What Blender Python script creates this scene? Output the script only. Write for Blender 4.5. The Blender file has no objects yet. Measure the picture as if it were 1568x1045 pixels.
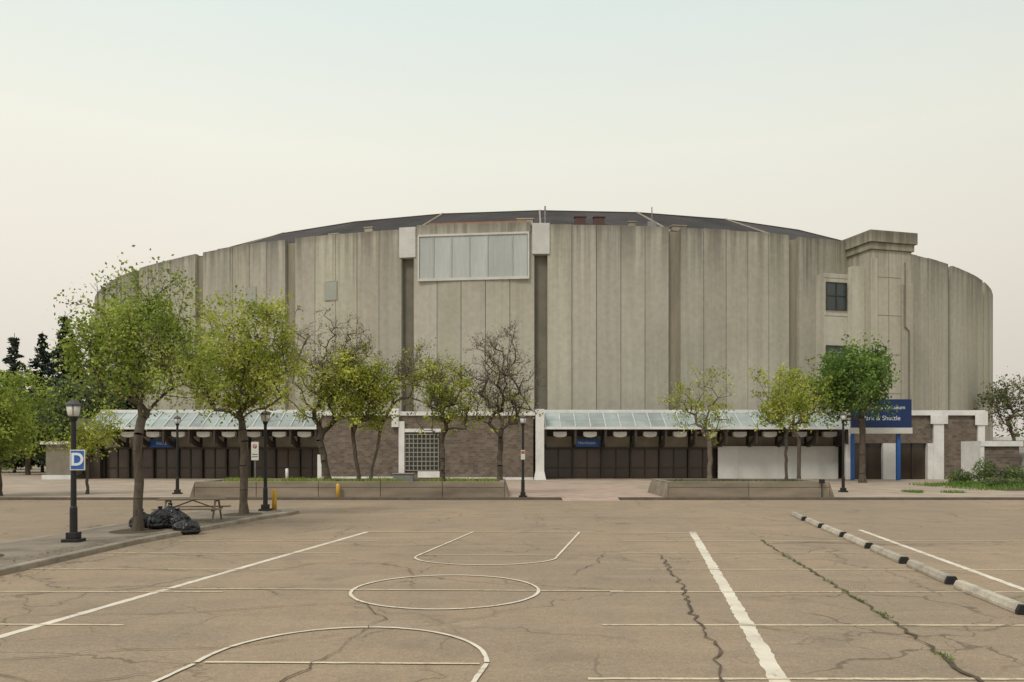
import bpy, bmesh, math, random
import numpy as np
from mathutils import Vector, Matrix, noise as mnoise

scene = bpy.context.scene
random.seed(7)
R_ = math.radians

# ------------------------------------------------------------------ materials
def new_mat(name):
    m = bpy.data.materials.new(name); m.use_nodes = True
    nt = m.node_tree
    for n in list(nt.nodes): nt.nodes.remove(n)
    out = nt.nodes.new('ShaderNodeOutputMaterial')
    b = nt.nodes.new('ShaderNodeBsdfPrincipled')
    nt.links.new(b.outputs[0], out.inputs[0])
    return m, nt, b, out

def N(nt, typ, **kw):
    n = nt.nodes.new(typ)
    for k, v in kw.items(): setattr(n, k, v)
    return n

def mixc(nt, fac, a, b, mode='MIX'):
    n = nt.nodes.new('ShaderNodeMix'); n.data_type = 'RGBA'; n.blend_type = mode
    for idx, v in ((0, fac), (6, a), (7, b)):
        if isinstance(v, (int, float)): n.inputs[idx].default_value = v
        elif isinstance(v, (tuple, list)): n.inputs[idx].default_value = (*v[:3], 1)
        else: nt.links.new(v, n.inputs[idx])
    return n.outputs[2]

def math_(nt, op, a, b=None, clamp=False):
    n = nt.nodes.new('ShaderNodeMath'); n.operation = op; n.use_clamp = clamp
    for i, v in enumerate((a, b)):
        if v is None: continue
        if isinstance(v, (int, float)): n.inputs[i].default_value = v
        else: nt.links.new(v, n.inputs[i])
    return n.outputs[0]

def maprange(nt, v, a, b, c=0.0, d=1.0):
    n = nt.nodes.new('ShaderNodeMapRange')
    nt.links.new(v, n.inputs[0])
    for i, x in enumerate((a, b, c, d)): n.inputs[i+1].default_value = x
    return n.outputs[0]

def noise_(nt, vec, scale, detail=4, rough=0.55):
    n = nt.nodes.new('ShaderNodeTexNoise')
    n.inputs['Scale'].default_value = scale; n.inputs['Detail'].default_value = detail
    n.inputs['Roughness'].default_value = rough
    nt.links.new(vec, n.inputs['Vector'])
    return n.outputs['Fac']

def objco(nt, scale=(1, 1, 1)):
    tc = nt.nodes.new('ShaderNodeTexCoord'); mp = nt.nodes.new('ShaderNodeMapping')
    mp.inputs['Scale'].default_value = scale
    nt.links.new(tc.outputs['Object'], mp.inputs[0])
    return mp.outputs[0]

def basic(name, c, var=0.25, scale=3.0, rough=0.8, bump=0.0, c2=None, stretch=(1, 1, 1), metallic=0.0, fine=30.0, spec=0.3, tint=True):
    m, nt, b, out = new_mat(name)
    co = objco(nt, stretch)
    n1 = noise_(nt, co, scale, 6)
    n2 = noise_(nt, co, fine, 3)
    if c2 is None: c2 = tuple(x*(1-var) for x in c)
    f = maprange(nt, n1, 0.35, 0.68)
    col = mixc(nt, f, c, c2)
    f2 = maprange(nt, n2, 0.3, 0.7, 1.0-var*0.4, 1.0+var*0.25)
    col = mixc(nt, 1.0, col, f2, 'MULTIPLY')
    if tint:
        at = N(nt, 'ShaderNodeAttribute', attribute_name='tint')
        col = mixc(nt, 1.0, col, at.outputs['Color'], 'MULTIPLY')
    nt.links.new(col, b.inputs['Base Color'])
    b.inputs['Roughness'].default_value = rough
    b.inputs['Metallic'].default_value = metallic
    b.inputs['Specular IOR Level'].default_value = spec
    if bump > 0:
        bp = N(nt, 'ShaderNodeBump'); bp.inputs['Strength'].default_value = bump
        bp.inputs['Distance'].default_value = 0.03
        nt.links.new(n2, bp.inputs['Height']); nt.links.new(bp.outputs[0], b.inputs['Normal'])
    return m

def wall_concrete():
    m, nt, b, out = new_mat('arena_concrete')
    co = objco(nt)
    big = noise_(nt, co, 0.10, 5)
    st = noise_(nt, objco(nt, (1.1, 1.1, 0.03)), 1.0, 4, 0.55)
    st2 = noise_(nt, objco(nt, (2.6, 2.6, 0.07)), 1.0, 4, 0.6)
    st3 = noise_(nt, objco(nt, (1.7, 1.7, 0.05)), 1.0, 5, 0.65)
    fine = noise_(nt, co, 2.0, 4)
    col = mixc(nt, maprange(nt, big, 0.35, 0.65), (0.445, 0.425, 0.355), (0.375, 0.358, 0.298))
    col = mixc(nt, maprange(nt, st, 0.46, 0.72, 0, 0.50), col, (0.275, 0.26, 0.212))
    col = mixc(nt, maprange(nt, st2, 0.55, 0.8, 0, 0.35), col, (0.52, 0.50, 0.43))
    sep = N(nt, 'ShaderNodeSeparateXYZ'); nt.links.new(co, sep.inputs[0])
    topm = maprange(nt, sep.outputs[2], 15.5, 24.8)
    ragged = maprange(nt, st3, 0.38, 0.60)
    f = math_(nt, 'MULTIPLY', math_(nt, 'MULTIPLY', topm, topm), ragged)
    f = math_(nt, 'MULTIPLY', f, 0.78)
    col = mixc(nt, f, col, (0.145, 0.135, 0.112))
    edge = maprange(nt, sep.outputs[2], 24.0, 24.8, 0, .45)
    col = mixc(nt, edge, col, (0.15, 0.14, 0.12))
    low = maprange(nt, sep.outputs[2], 9.0, 4.0)
    col = mixc(nt, math_(nt, 'MULTIPLY', math_(nt, 'MULTIPLY', low, ragged), .3), col, (0.25, 0.235, 0.19))
    hs = noise_(nt, objco(nt, (0.55, 0.55, 0.01)), 1.0, 3, 0.6)
    hm = math_(nt, 'MULTIPLY', maprange(nt, hs, 0.62, 0.69), maprange(nt, math_(nt, 'ADD', sep.outputs[2], math_(nt, 'MULTIPLY', st2, 5.0)), 20.5, 25.0))
    col = mixc(nt, math_(nt, 'MULTIPLY', hm, 0.8), col, (0.07, 0.064, 0.055))
    col = mixc(nt, 1.0, col, maprange(nt, fine, 0.3, 0.7, 0.92, 1.07), 'MULTIPLY')
    at = N(nt, 'ShaderNodeAttribute', attribute_name='tint')
    col = mixc(nt, 1.0, col, at.outputs['Color'], 'MULTIPLY')
    nt.links.new(col, b.inputs['Base Color']); b.inputs['Roughness'].default_value = 0.9
    b.inputs['Specular IOR Level'].default_value = 0.15
    return m

ASPH_A = (0.345, 0.258, 0.175); ASPH_B = (0.275, 0.213, 0.152)
def asphalt():
    m, nt, b, out = new_mat('faded_asphalt')
    co = objco(nt)
    big = noise_(nt, co, 0.09, 5); mid = noise_(nt, co, 0.9, 6, 0.6); fine = noise_(nt, co, 30.0, 5, 0.75)
    mott = noise_(nt, co, 0.33, 7, 0.65); grit = noise_(nt, co, 9.0, 5, 0.7)
    wn = noise_(nt, objco(nt, (0.25, 2.2, 1)), 0.6, 4); tr = noise_(nt, objco(nt, (1.5, 0.12, 1)), 1.0, 5)
    col = mixc(nt, maprange(nt, big, 0.35, 0.65), ASPH_A, ASPH_B)
    col = mixc(nt, maprange(nt, mid, 0.45, 0.75, 0, 0.55), col, (0.235, 0.187, 0.140))
    col = mixc(nt, maprange(nt, mott, 0.50, 0.66, 0, 0.50), col, (0.225, 0.185, 0.145))
    col = mixc(nt, maprange(nt, tr, 0.52, 0.74, 0, 0.40), col, (0.25, 0.205, 0.155))
    col = mixc(nt, maprange(nt, wn, 0.5, 0.8, 0, 0.35), col, (0.42, 0.33, 0.235))
    col = mixc(nt, 1.0, col, maprange(nt, fine, 0.25, 0.75, 0.62, 1.36), 'MULTIPLY')
    col = mixc(nt, 1.0, col, maprange(nt, grit, 0.3, 0.7, 0.86, 1.12), 'MULTIPLY')
    def cracks(scale, w0, w1, mscale, m0, m1, amt, dist):
        nz = N(nt, 'ShaderNodeTexNoise'); nz.inputs['Scale'].default_value = 1.4; nz.inputs['Detail'].default_value = 7
        nt.links.new(co, nz.inputs['Vector'])
        va = N(nt, 'ShaderNodeVectorMath', operation='MULTIPLY_ADD')
        nt.links.new(nz.outputs['Color'], va.inputs[0]); va.inputs[1].default_value = (dist, dist, 0); nt.links.new(co, va.inputs[2])
        vm = N(nt, 'ShaderNodeVectorMath', operation='MULTIPLY')
        nt.links.new(va.outputs[0], vm.inputs[0]); vm.inputs[1].default_value = (1, 1, 0)
        vo = N(nt, 'ShaderNodeTexVoronoi', feature='DISTANCE_TO_EDGE'); vo.inputs['Scale'].default_value = scale
        nt.links.new(vm.outputs[0], vo.inputs['Vector'])
        ck = maprange(nt, vo.outputs['Distance'], w0, w1, 1, 0)
        msk = maprange(nt, noise_(nt, co, mscale, 3), m0, m1)
        return math_(nt, 'MULTIPLY', math_(nt, 'MULTIPLY', ck, msk), amt), vm
    c1, vm = cracks(0.24, .002, .0065, .22, .44, .52, .62, 1.3)
    c2, _ = cracks(0.75, .004, .016, .30, .51, .60, .48, .6)
    col = mixc(nt, c1, col, (0.10, 0.075, 0.053))
    col = mixc(nt, c2, col, (0.135, 0.105, 0.077))
    c3, _ = cracks(0.24, .004, .035, .15, .48, .60, .33, 1.3)
    col = mixc(nt, c3, col, (0.16, 0.135, 0.11))
    vs = N(nt, 'ShaderNodeTexVoronoi', feature='F1'); vs.inputs['Scale'].default_value = 0.55
    nt.links.new(vm.outputs[0], vs.inputs['Vector'])
    sp = maprange(nt, vs.outputs['Distance'], 0.04, 0.22, 0.32, 0)
    col = mixc(nt, sp, col, (0.15, 0.12, 0.09))
    nt.links.new(col, b.inputs['Base Color']); b.inputs['Roughness'].default_value = 0.92
    b.inputs['Specular IOR Level'].default_value = 0.15
    bp = N(nt, 'ShaderNodeBump'); bp.inputs['Strength'].default_value = 0.35; bp.inputs['Distance'].default_value = 0.01
    nt.links.new(fine, bp.inputs['Height']); nt.links.new(bp.outputs[0], b.inputs['Normal'])
    return m

def paint(name, c, wear):
    m, nt, b, out = new_mat(name)
    co = objco(nt)
    n = noise_(nt, co, 9.0, 8, 0.75); n2 = noise_(nt, co, 0.5, 3)
    s = math_(nt, 'ADD', n, math_(nt, 'MULTIPLY', n2, 0.5))
    f = maprange(nt, s, wear, wear+0.16, 0, .92)
    dirt = maprange(nt, noise_(nt, co, 1.7, 5), .35, .7, 1.05, .82)
    col = mixc(nt, f, c, ASPH_A)
    col = mixc(nt, 1.0, col, dirt, 'MULTIPLY')
    nt.links.new(col, b.inputs['Base Color']); b.inputs['Roughness'].default_value = 0.8
    return m

def foliage(name, c1, c2, transl=0.35):
    m, nt, b, out = new_mat(name)
    nt.nodes.remove(b)
    at = N(nt, 'ShaderNodeAttribute', attribute_name='tint')
    sp = N(nt, 'ShaderNodeSeparateColor'); nt.links.new(at.outputs['Color'], sp.inputs[0])
    col = mixc(nt, sp.outputs[0], c1, c2)
    col = mixc(nt, 1.0, col, maprange(nt, sp.outputs[1], 0, 1, 0.6, 1.35), 'MULTIPLY')
    d = N(nt, 'ShaderNodeBsdfDiffuse'); t = N(nt, 'ShaderNodeBsdfTranslucent'); mx = N(nt, 'ShaderNodeMixShader')
    nt.links.new(col, d.inputs[0]); nt.links.new(col, t.inputs[0]); mx.inputs[0].default_value = transl
    nt.links.new(d.outputs[0], mx.inputs[1]); nt.links.new(t.outputs[0], mx.inputs[2]); nt.links.new(mx.outputs[0], out.inputs[0])
    return m

def brick_mat():
    m, nt, b, out = new_mat('brown_brick')
    tc = N(nt, 'ShaderNodeTexCoord'); sp = N(nt, 'ShaderNodeSeparateXYZ'); cb = N(nt, 'ShaderNodeCombineXYZ')
    nt.links.new(tc.outputs['Object'], sp.inputs[0])
    nt.links.new(math_(nt, 'ADD', sp.outputs[0], sp.outputs[1]), cb.inputs[0]); nt.links.new(sp.outputs[2], cb.inputs[1])
    br = N(nt, 'ShaderNodeTexBrick'); nt.links.new(cb.outputs[0], br.inputs['Vector'])
    br.inputs['Color1'].default_value = (0.185, 0.145, 0.112, 1); br.inputs['Color2'].default_value = (0.105, 0.082, 0.064, 1)
    br.inputs['Mortar'].default_value = (0.19, 0.16, 0.13, 1); br.inputs['Scale'].default_value = 1.0
    br.inputs['Brick Width'].default_value = 0.4; br.inputs['Row Height'].default_value = 0.2; br.inputs['Mortar Size'].default_value = 0.012
    n = noise_(nt, tc.outputs['Object'], 1.2, 5)
    col = mixc(nt, 1.0, br.outputs[0], maprange(nt, n, 0.3, 0.7, 0.72, 1.15), 'MULTIPLY')
    nt.links.new(col, b.inputs['Base Color']); b.inputs['Roughness'].default_value = 0.9
    return m

M = {}
M['conc'] = wall_concrete()
M['pier'] = basic('pier_concrete', (0.315, 0.285, 0.22), 0.25, 0.6, 0.9, stretch=(1, 1, .15), fine=6)
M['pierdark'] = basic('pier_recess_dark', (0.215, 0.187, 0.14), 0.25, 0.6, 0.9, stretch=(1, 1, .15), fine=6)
M['back'] = basic('dark_joint_backing', (0.18, 0.165, 0.13), 0.2, 1)  # plain dark backing colour for wall joints, tower pipe and annex core
M['white'] = basic('white_painted_metal', (0.74, 0.735, 0.71), 0.2, 0.9, 0.6, fine=8)
M['headblock'] = basic('pale_pier_block', (0.58, 0.57, 0.54), 0.15, 0.6, 0.7, fine=5)
M['board'] = basic('white_hoarding', (0.66, 0.66, 0.645), 0.1, 0.5, 0.6, fine=5)
M['frost'] = basic('frosted_panel', (0.475, 0.505, 0.49), 0.2, 0.35, 0.5, stretch=(1.5, 1.5, .2), fine=3)
M['louvre'] = basic('louvre_panel', (0.34, 0.35, 0.30), 0.13, 0.35, 0.7)
M['roof'] = basic('roof_membrane', (0.068, 0.062, 0.061), 0.35, 0.3, 0.9, fine=3, spec=.1)
M['rust'] = basic('rusty_flashing', (0.40, 0.20, 0.12), 0.3, 2)
M['darkbrown'] = basic('dark_bronze_metal', (0.058, 0.046, 0.037), 0.3, 1, 0.5)
M['black'] = basic('black_painted_steel', (0.024, 0.023, 0.023), 0.2, 3, 0.45)
M['tan'] = basic('tan_soffit', (0.34, 0.30, 0.24), 0.25, 1, 0.8)
M['brick'] = brick_mat()
M['asph'] = asphalt()
M['paintw'] = paint('white_road_paint', (0.68, 0.61, 0.50), 0.80)
M['painty'] = paint('faded_stall_paint', (0.62, 0.52, 0.35), 0.75)
M['crack'] = basic('crack_filler', (0.135, 0.105, 0.076), 0.5, 3, 1.0)
M['weed'] = basic('crack_weeds', (0.115, 0.095, 0.055), 0.5, 6, 1.0)
M['kerb'] = basic('kerb_concrete', (0.35, 0.295, 0.23), 0.4, 1.5, 0.9, bump=.3)
M['stop'] = basic('wheel_stop_concrete', (0.50, 0.445, 0.36), 0.4, 3, 0.9, bump=.4)
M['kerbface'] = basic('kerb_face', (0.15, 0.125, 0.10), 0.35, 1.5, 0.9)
M['pave'] = basic('plaza_paving', (0.42, 0.335, 0.26), 0.3, 0.5, 0.9, bump=.2)
M['pink'] = basic('pink_pavers', (0.45, 0.335, 0.265), 0.25, 1.0, 0.9, bump=.2)
M['island'] = basic('island_paving', (0.27, 0.222, 0.172), 0.4, 0.8, 0.95, bump=.3)
M['soil'] = basic('soil', (0.10, 0.08, 0.05), 0.4, 3, 1.0, bump=.5)
M['planter'] = basic('planter_concrete', (0.30, 0.25, 0.19), 0.45, 0.8, 0.9, stretch=(.4, 1, 2), bump=.3)
M['bark'] = basic('tree_bark', (0.125, 0.100, 0.076), 0.45, 4, 0.95, stretch=(3, 3, .7), bump=.5)
M['twig'] = basic('dry_twigs', (0.19, 0.16, 0.125), 0.3, 4, 0.95)
M['leafA'] = foliage('spring_leaves', (0.20, 0.28, 0.05), (0.38, 0.43, 0.10))
M['leafB'] = foliage('yellow_spring_leaves', (0.27, 0.33, 0.055), (0.48, 0.50, 0.11))
M['leafC'] = foliage('deep_green_leaves', (0.10, 0.18, 0.045), (0.22, 0.32, 0.08))
M['leafD'] = foliage('dry_leaves', (0.20, 0.16, 0.12), (0.30, 0.25, 0.18))
M['spruce'] = foliage('spruce_needles', (0.034, 0.050, 0.038), (0.075, 0.10, 0.072), .1)
M['leafE'] = foliage('background_leaves', (0.10, 0.14, 0.06), (0.20, 0.245, 0.10))
M['yellow'] = basic('yellow_bollard_paint', (0.68, 0.41, 0.06), 0.25, 4, 0.5)
M['blue'] = basic('blue_painted_steel', (0.035, 0.12, 0.38), 0.15, 2, 0.45)
M['navy'] = basic('navy_sign_face', (0.014, 0.035, 0.12), 0.15, 2, 0.35)
M['wood'] = basic('weathered_wood', (0.25, 0.19, 0.14), 0.4, 6, 0.9, stretch=(1, 6, 1))
M['steel'] = basic('galvanised_steel', (0.27, 0.27, 0.26), 0.25, 4, 0.5, metallic=.3)
M['cap'] = basic('lantern_cap_metal', (0.08, 0.08, 0.08), 0.25, 4, 0.5)
M['lampglass'] = basic('lamp_globe', (0.60, 0.59, 0.54), 0.1, 5, 0.3)
M['letter'] = basic('sign_lettering_white', (0.68, 0.72, 0.78), 0.05, 5, 0.5, tint=False)
M['red'] = basic('red_paint', (0.33, 0.10, 0.08), 0.2, 4, 0.6)
M['maroon'] = basic('maroon_vent', (0.11, 0.06, 0.055), 0.2, 4, 0.6)

def glass(name, c, rough=0.12, spec=.6):
    m, nt, b, out = new_mat(name)
    n = noise_(nt, objco(nt), 0.6, 4)
    col = mixc(nt, maprange(nt, n, .35, .65), c, tuple(x*.72 for x in c))
    at = N(nt, 'ShaderNodeAttribute', attribute_name='tint')
    col = mixc(nt, 1.0, col, at.outputs['Color'], 'MULTIPLY')
    nt.links.new(col, b.inputs['Base Color'])
    b.inputs['Roughness'].default_value = rough; b.inputs['Specular IOR Level'].default_value = spec
    return m
M['doorglass'] = glass('bronze_door_glass', (0.060, 0.043, 0.032), 0.2)
M['canopy'] = glass('canopy_glazing', (0.335, 0.385, 0.37), 0.45, .25)
M['winglass'] = glass('dark_window_glass', (0.04, 0.06, 0.06), 0.1)
M['bag'] = basic('black_plastic_bag', (0.012, 0.012, 0.013), .2, 3, .32, tint=False, spec=.5)

# ------------------------------------------------------------------ mesh builder
class MB:
    def __init__(s): s.v = []; s.f = []; s.t = []
    def add(s, verts, faces, tint=1.0):
        o = len(s.v); s.v += [tuple(p) for p in verts]
        s.f += [tuple(i+o for i in f) for f in faces]
        t = (tint, tint, tint, 1) if isinstance(tint, (int, float)) else (*tint, 1)
        s.t += [t]*len(verts)
    def box(s, x0, x1, y0, y1, z0, z1, tint=1.0, mtx=None):
        v = [Vector(p) for p in ((x0,y0,z0),(x1,y0,z0),(x1,y1,z0),(x0,y1,z0),(x0,y0,z1),(x1,y0,z1),(x1,y1,z1),(x0,y1,z1))]
        if mtx is not None: v = [mtx @ p for p in v]
        s.add(v, [(0,3,2,1),(4,5,6,7),(0,1,5,4),(1,2,6,5),(2,3,7,6),(3,0,4,7)], tint)
    def prism(s, poly, z0, z1, tint=1.0):
        n = len(poly)
        v = [(x, y, z0) for x, y in poly]+[(x, y, z1) for x, y in poly]
        s.add(v, [tuple(range(n-1, -1, -1)), tuple(range(n, 2*n))]+[(i, (i+1) % n, n+(i+1) % n, n+i) for i in range(n)], tint)
    def tube(s, pts, rads, seg=8, tint=1.0, cap=True):
        pts = [Vector(p) for p in pts]
        v = []; f = []
        for i, p in enumerate(pts):
            d = (pts[min(i+1, len(pts)-1)]-pts[max(i-1, 0)]).normalized()
            a = d.orthogonal().normalized() if abs(d.z) < .95 else Vector((1, 0, 0))
            a = (a-d*a.dot(d)).normalized(); b = d.cross(a)
            for k in range(seg):
                an = 2*math.pi*k/seg
                v.append(p+(a*math.cos(an)+b*math.sin(an))*rads[i])
        for i in range(len(pts)-1):
            for k in range(seg):
                f.append((i*seg+k, i*seg+(k+1) % seg, (i+1)*seg+(k+1) % seg, (i+1)*seg+k))
        if cap:
            f.append(tuple(range(seg-1, -1, -1))); f.append(tuple((len(pts)-1)*seg+k for k in range(seg)))
        s.add(v, f, tint)
    def strip(s, pts, w, z=0.0, ragged=0.0):
        pts = [Vector((p[0], p[1], 0)) for p in pts]
        if ragged:
            q = []
            for a, b in zip(pts[:-1], pts[1:]):
                k = max(1, int((b-a).length/.14))
                q += [a.lerp(b, j/k) for j in range(k)]
            pts = q+[pts[-1]]
        v = []; n = len(pts)
        for i, p in enumerate(pts):
            d = (pts[min(i+1, n-1)]-pts[max(i-1, 0)]).normalized(); q = Vector((-d.y, d.x, 0))
            ww = w[i] if isinstance(w, (list, tuple)) else w
            a = p+q*ww/2*(1+random.uniform(-1, 1)*ragged); b = p-q*ww/2*(1+random.uniform(-1, 1)*ragged)
            v += [(a.x, a.y, z), (b.x, b.y, z)]
        s.add(v, [(2*i, 2*i+1, 2*i+3, 2*i+2) for i in range(n-1)])
    def obj(s, name, mat, parent=None, bevel=0, smooth=False, loc=None, rotz=0):
        me = bpy.data.meshes.new(name); me.from_pydata(s.v, [], s.f); me.update()
        ca = me.color_attributes.new('tint', 'FLOAT_COLOR', 'POINT')
        ca.data.foreach_set('color', np.array(s.t, dtype=np.float32).ravel())
        me.materials.append(mat)
        ob = bpy.data.objects.new(name, me); scene.collection.objects.link(ob)
        if parent: ob.parent = parent
        if loc: ob.location = loc
        ob.rotation_euler[2] = rotz
        if smooth:
            me.polygons.foreach_set('use_smooth', [True]*len(me.polygons))
        if bevel:
            b = ob.modifiers.new('bevel', 'BEVEL'); b.width = bevel; b.segments = 2; b.limit_method = 'ANGLE'
        return ob

def empty(name, loc=(0, 0, 0), rotz=0):
    e = bpy.data.objects.new(name, None); e.location = loc; e.rotation_euler[2] = rotz
    e.empty_display_size = .5; scene.collection.objects.link(e); return e

def text(name, body, size, mat, parent, loc, rot=(R_(90), 0, 0), align='CENTER', bold=0.0):
    cu = bpy.data.curves.new(name, 'FONT'); cu.body = body; cu.size = size; cu.align_x = align; cu.align_y = 'CENTER'
    cu.extrude = 0.006; cu.offset = bold
    cu.materials.append(mat)
    ob = bpy.data.objects.new(name, cu); scene.collection.objects.link(ob)
    ob.parent = parent; ob.location = loc; ob.rotation_euler = rot
    return ob

# ------------------------------------------------------------------ ground and markings
g = MB(); g.add([(-2500, -300, 0), (2500, -300, 0), (2500, 4000, 0), (-2500, 4000, 0)], [(0, 1, 2, 3)])
g.obj('parking_lot_ground', M['asph'])

marks = empty('parking_lot_markings')
SK = 0.164
RG = .16
a = MB()
a.strip([(-4.55, 25.6), (-4.55-SK*23, 2.6)], 0.15, 0.004, RG)
a.strip([(5.66, 25.6), (5.66-SK*23, 2.6)], 0.21, 0.004, RG)
a.strip([(11.2, 26.3), (11.2-SK*20, 6.3)], 0.15, 0.004, RG)
a.obj('row_lines', M['paintw'], marks)
a = MB()
for k in range(0, 6):
    Y = 9.0+2.8*k
    xb = 5.66-SK*(25.6-Y)
    xa = -4.55-SK*(25.6-Y)
    a.strip([(xb-2.1, Y), (xb+3.0, Y-.02)], 0.075, 0.008, .25)
    a.strip([(xb+3.0, Y-.02), (xb+13.0, Y-.1)], 0.075, 0.008, .25)
    a.strip([(xa-(5.5 if Y > 14 else 1.0), Y+.05), (xa+1.2, Y)], 0.075, 0.008, .25)
a.obj('stall_lines', M['painty'], marks)
a = MB()
a.strip([(-4.6, 25.6), (5.7, 25.3)], 0.08, 0.012, .2)
a.strip([(-6.4, 14.95), (2.0, 14.66)], 0.07, 0.012, .2)
a.strip([(-2.28, 19.8), (1.08, 19.75)], 0.06, 0.012, .2)
a.strip([(-3.65, 9.70), (-0.38, 9.62)], 0.065, 0.012, .2)
a.obj('court_lines', M['painty'], marks)
a = MB()
def arc(cx, cy, rx, ry, a0, a1, n=48, w=.06, z=.016):
    a.strip([(cx+rx*math.cos(R_(a0+(a1-a0)*i/n)), cy+ry*math.sin(R_(a0+(a1-a0)*i/n))) for i in range(n+1)], w, z, .2)
arc(-1.2, 14.75, 1.68, 1.80, 0, 360, 72)
arc(-.62, 19.45, 1.68, 1.40, 180, 360)
arc(-2.02, 9.67, 1.72, 1.95, 0, 180)
a.strip([(-1.21, 25.55), (-2.30, 19.5)], .06, .016, .2); a.strip([(2.11, 25.45), (1.06, 19.4)], .06, .016, .2)
a.strip([(-0.30, 9.62), (-1.3, 3)], .06, .016, .2); a.strip([(-3.74, 9.6), (-4.9, 3)], .06, .016, .2)
a.obj('basketball_court_circles', M['paintw'], marks)

def jag(pts, step=.22, amp=.07, seed=0):
    rnd = random.Random(seed); out = []
    for i in range(len(pts)-1):
        p = Vector(pts[i]); q = Vector(pts[i+1]); n = max(1, int((q-p).length/step))
        for k in range(n):
            t = k/n; r = p.lerp(q, t)
            out.append((r.x+rnd.uniform(-amp, amp), r.y+rnd.uniform(-amp, amp)*.6))
    out.append(tuple(pts[-1])); return out
cr = empty('pavement_cracks')
a = MB()
def crack(pts, w, seed, amp=.07):
    p = jag(pts, .2, amp, seed); r = random.Random(seed+50)
    a.strip(p, [w*r.uniform(.2, 1.2)*(.3 if i in (0, len(p)-1) else 1) for i in range(len(p))], .020+.0004*(seed % 9))
crack([(3.6, 19.9), (3.15, 15.1), (2.73, 12.2), (2.57, 10.2), (2.28, 8.9), (1.9, 6)], .042, 1, .07)
crack([(-2.6, 13.8), (-1.94, 12.2), (-2.23, 10.2), (-2.48, 9), (-2.7, 7)], .022, 2, .08)
crack([(-8.6, 17.8), (-6.8, 17.1), (-5.2, 16.9), (-4.4, 18.3), (-3.6, 18.9)], .026, 3, .08)
crack([(-7.5, 12.5), (-5.2, 12.6), (-3.5, 13.3), (-2.4, 13.5)], .02, 4, .07)
crack([(-6.5, 9.6), (-4.8, 10.3), (-3.6, 10.4), (-2.3, 11.2)], .02, 5, .07)
crack([(2.9, 12.2), (3.9, 11.3), (4.4, 11.2)], .02, 6)
crack([(1.2, 16.5), (1.9, 18.4), (2.3, 20.2)], .018, 7)
crack([(-5.8, 22.0), (-3.2, 21.6), (-.6, 22.2), (2, 21.7)], .026, 9)
crack([(-7.4, 8.8), (-6, 9.3), (-5, 8.7), (-4, 9.2)], .02, 10)
crack([(-9, 20), (-7, 19.6), (-5.2, 20.3)], .026, 11)
crack([(7.6, 12), (6.6, 11.4), (5.5, 11.8)], .022, 12)
crack([(6.2, 15.8), (8.6, 15.2)], .018, 13)
crack([(9.4, 22), (13, 22.3), (17, 21.7)], .04, 14)
a.obj('cracks', M['crack'], cr)
a = MB()
crack([(7.06, 23.3), (6.62, 19.9), (5.97, 14.7), (5.59, 11.9), (5.09, 9.0), (4.8, 6)], .055, 15, .05)
crack([(7.0, 22.3), (8.3, 22.6), (9.8, 22.1)], .08, 16, .05)
crack([(-2, 31.2), (6, 30.9), (9, 31.3)], .03, 17, .08)
a.obj('weedy_cracks', M['weed'], cr)
rng = np.random.default_rng(77)
b = MB()
main = [(7.06, 23.3), (6.62, 19.9), (5.97, 14.7), (5.59, 11.9), (5.09, 9.0)]
for _ in range(700):
    i = rng.integers(0, 4); t = rng.random(); x = main[i][0]*(1-t)+main[i+1][0]*t; y = main[i][1]*(1-t)+main[i+1][1]*t
    if mnoise.noise(Vector((x*2, y*1.3, 3))) < .05: continue
    x += rng.normal(0, .04); y += rng.normal(0, .04); hh = .035*rng.uniform(.4, 1.6); an = rng.uniform(0, 3.1); w = .012
    b.add([(x-w*math.cos(an), y-w*math.sin(an), .02), (x+w*math.cos(an), y+w*math.sin(an), .02), (x+rng.normal(0, .02), y+rng.normal(0, .02), .02+hh)], [(0, 1, 2)], (rng.random(), rng.random(), 0))
b.obj('weed_tufts', M['leafC'], cr)

# wheel stops
for i in range(8):
    Y = 31.0-2.87*i
    X = 11.1-.165*(32.2-Y)
    e = empty('concrete_wheel_stop', (X, Y, 0), R_(-9.4+random.uniform(-1.5, 1.5)))
    prof = [(-.11, 0), (.11, 0), (.11, .06), (.065, .15), (-.065, .15), (-.11, .06)]
    n = 6
    def seg(mb, y0, y1, k=1.0, t=1.0):
        v = [(x*k, y0, z*k) for x, z in prof]+[(x*k, y1, z*k) for x, z in prof]
        mb.add(v, [tuple(range(n)), tuple(range(2*n-1, n-1, -1))]+[(j, n+j, n+(j+1) % n, (j+1) % n) for j in range(n)], t)
    L = 1.26
    b = MB(); seg(b, -L, L, 1.0, random.uniform(.85, 1.15)); b.obj('stop_body', M['stop'], e, bevel=.015)
    b = MB(); seg(b, -L-.004, -L+.09, 1.03); b.obj('dark_end_cap', M['black'], e)

# ------------------------------------------------------------------ plaza, kerbs, island
pz = empty('entrance_plaza_pavement')
b = MB(); b.box(-75, 70, 42.95, 150, -.05, .12); b.obj('paving_slab', M['pave'], pz)
b = MB()
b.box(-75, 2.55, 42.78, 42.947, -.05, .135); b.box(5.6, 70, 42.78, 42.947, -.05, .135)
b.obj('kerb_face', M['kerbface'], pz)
b = MB(); b.add([(2.6, 41.7, .006), (5.55, 41.7, .006), (5.55, 42.949, .124), (2.6, 42.949, .124)], [(0, 1, 2, 3)])
b.add([(-.1, 43.2, .124), (8.0, 43.2, .124), (8.6, 60, .124), (-.3, 60, .124)], [(0, 1, 2, 3)])
b.obj('paver_walkway', M['pink'], pz)
b = MB()
for k in range(9):
    b.strip([(-40, 48+k*2.9), (50, 48+k*2.9)], .05, .128)
b.obj('paving_joints', M['kerbface'], pz)

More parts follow.
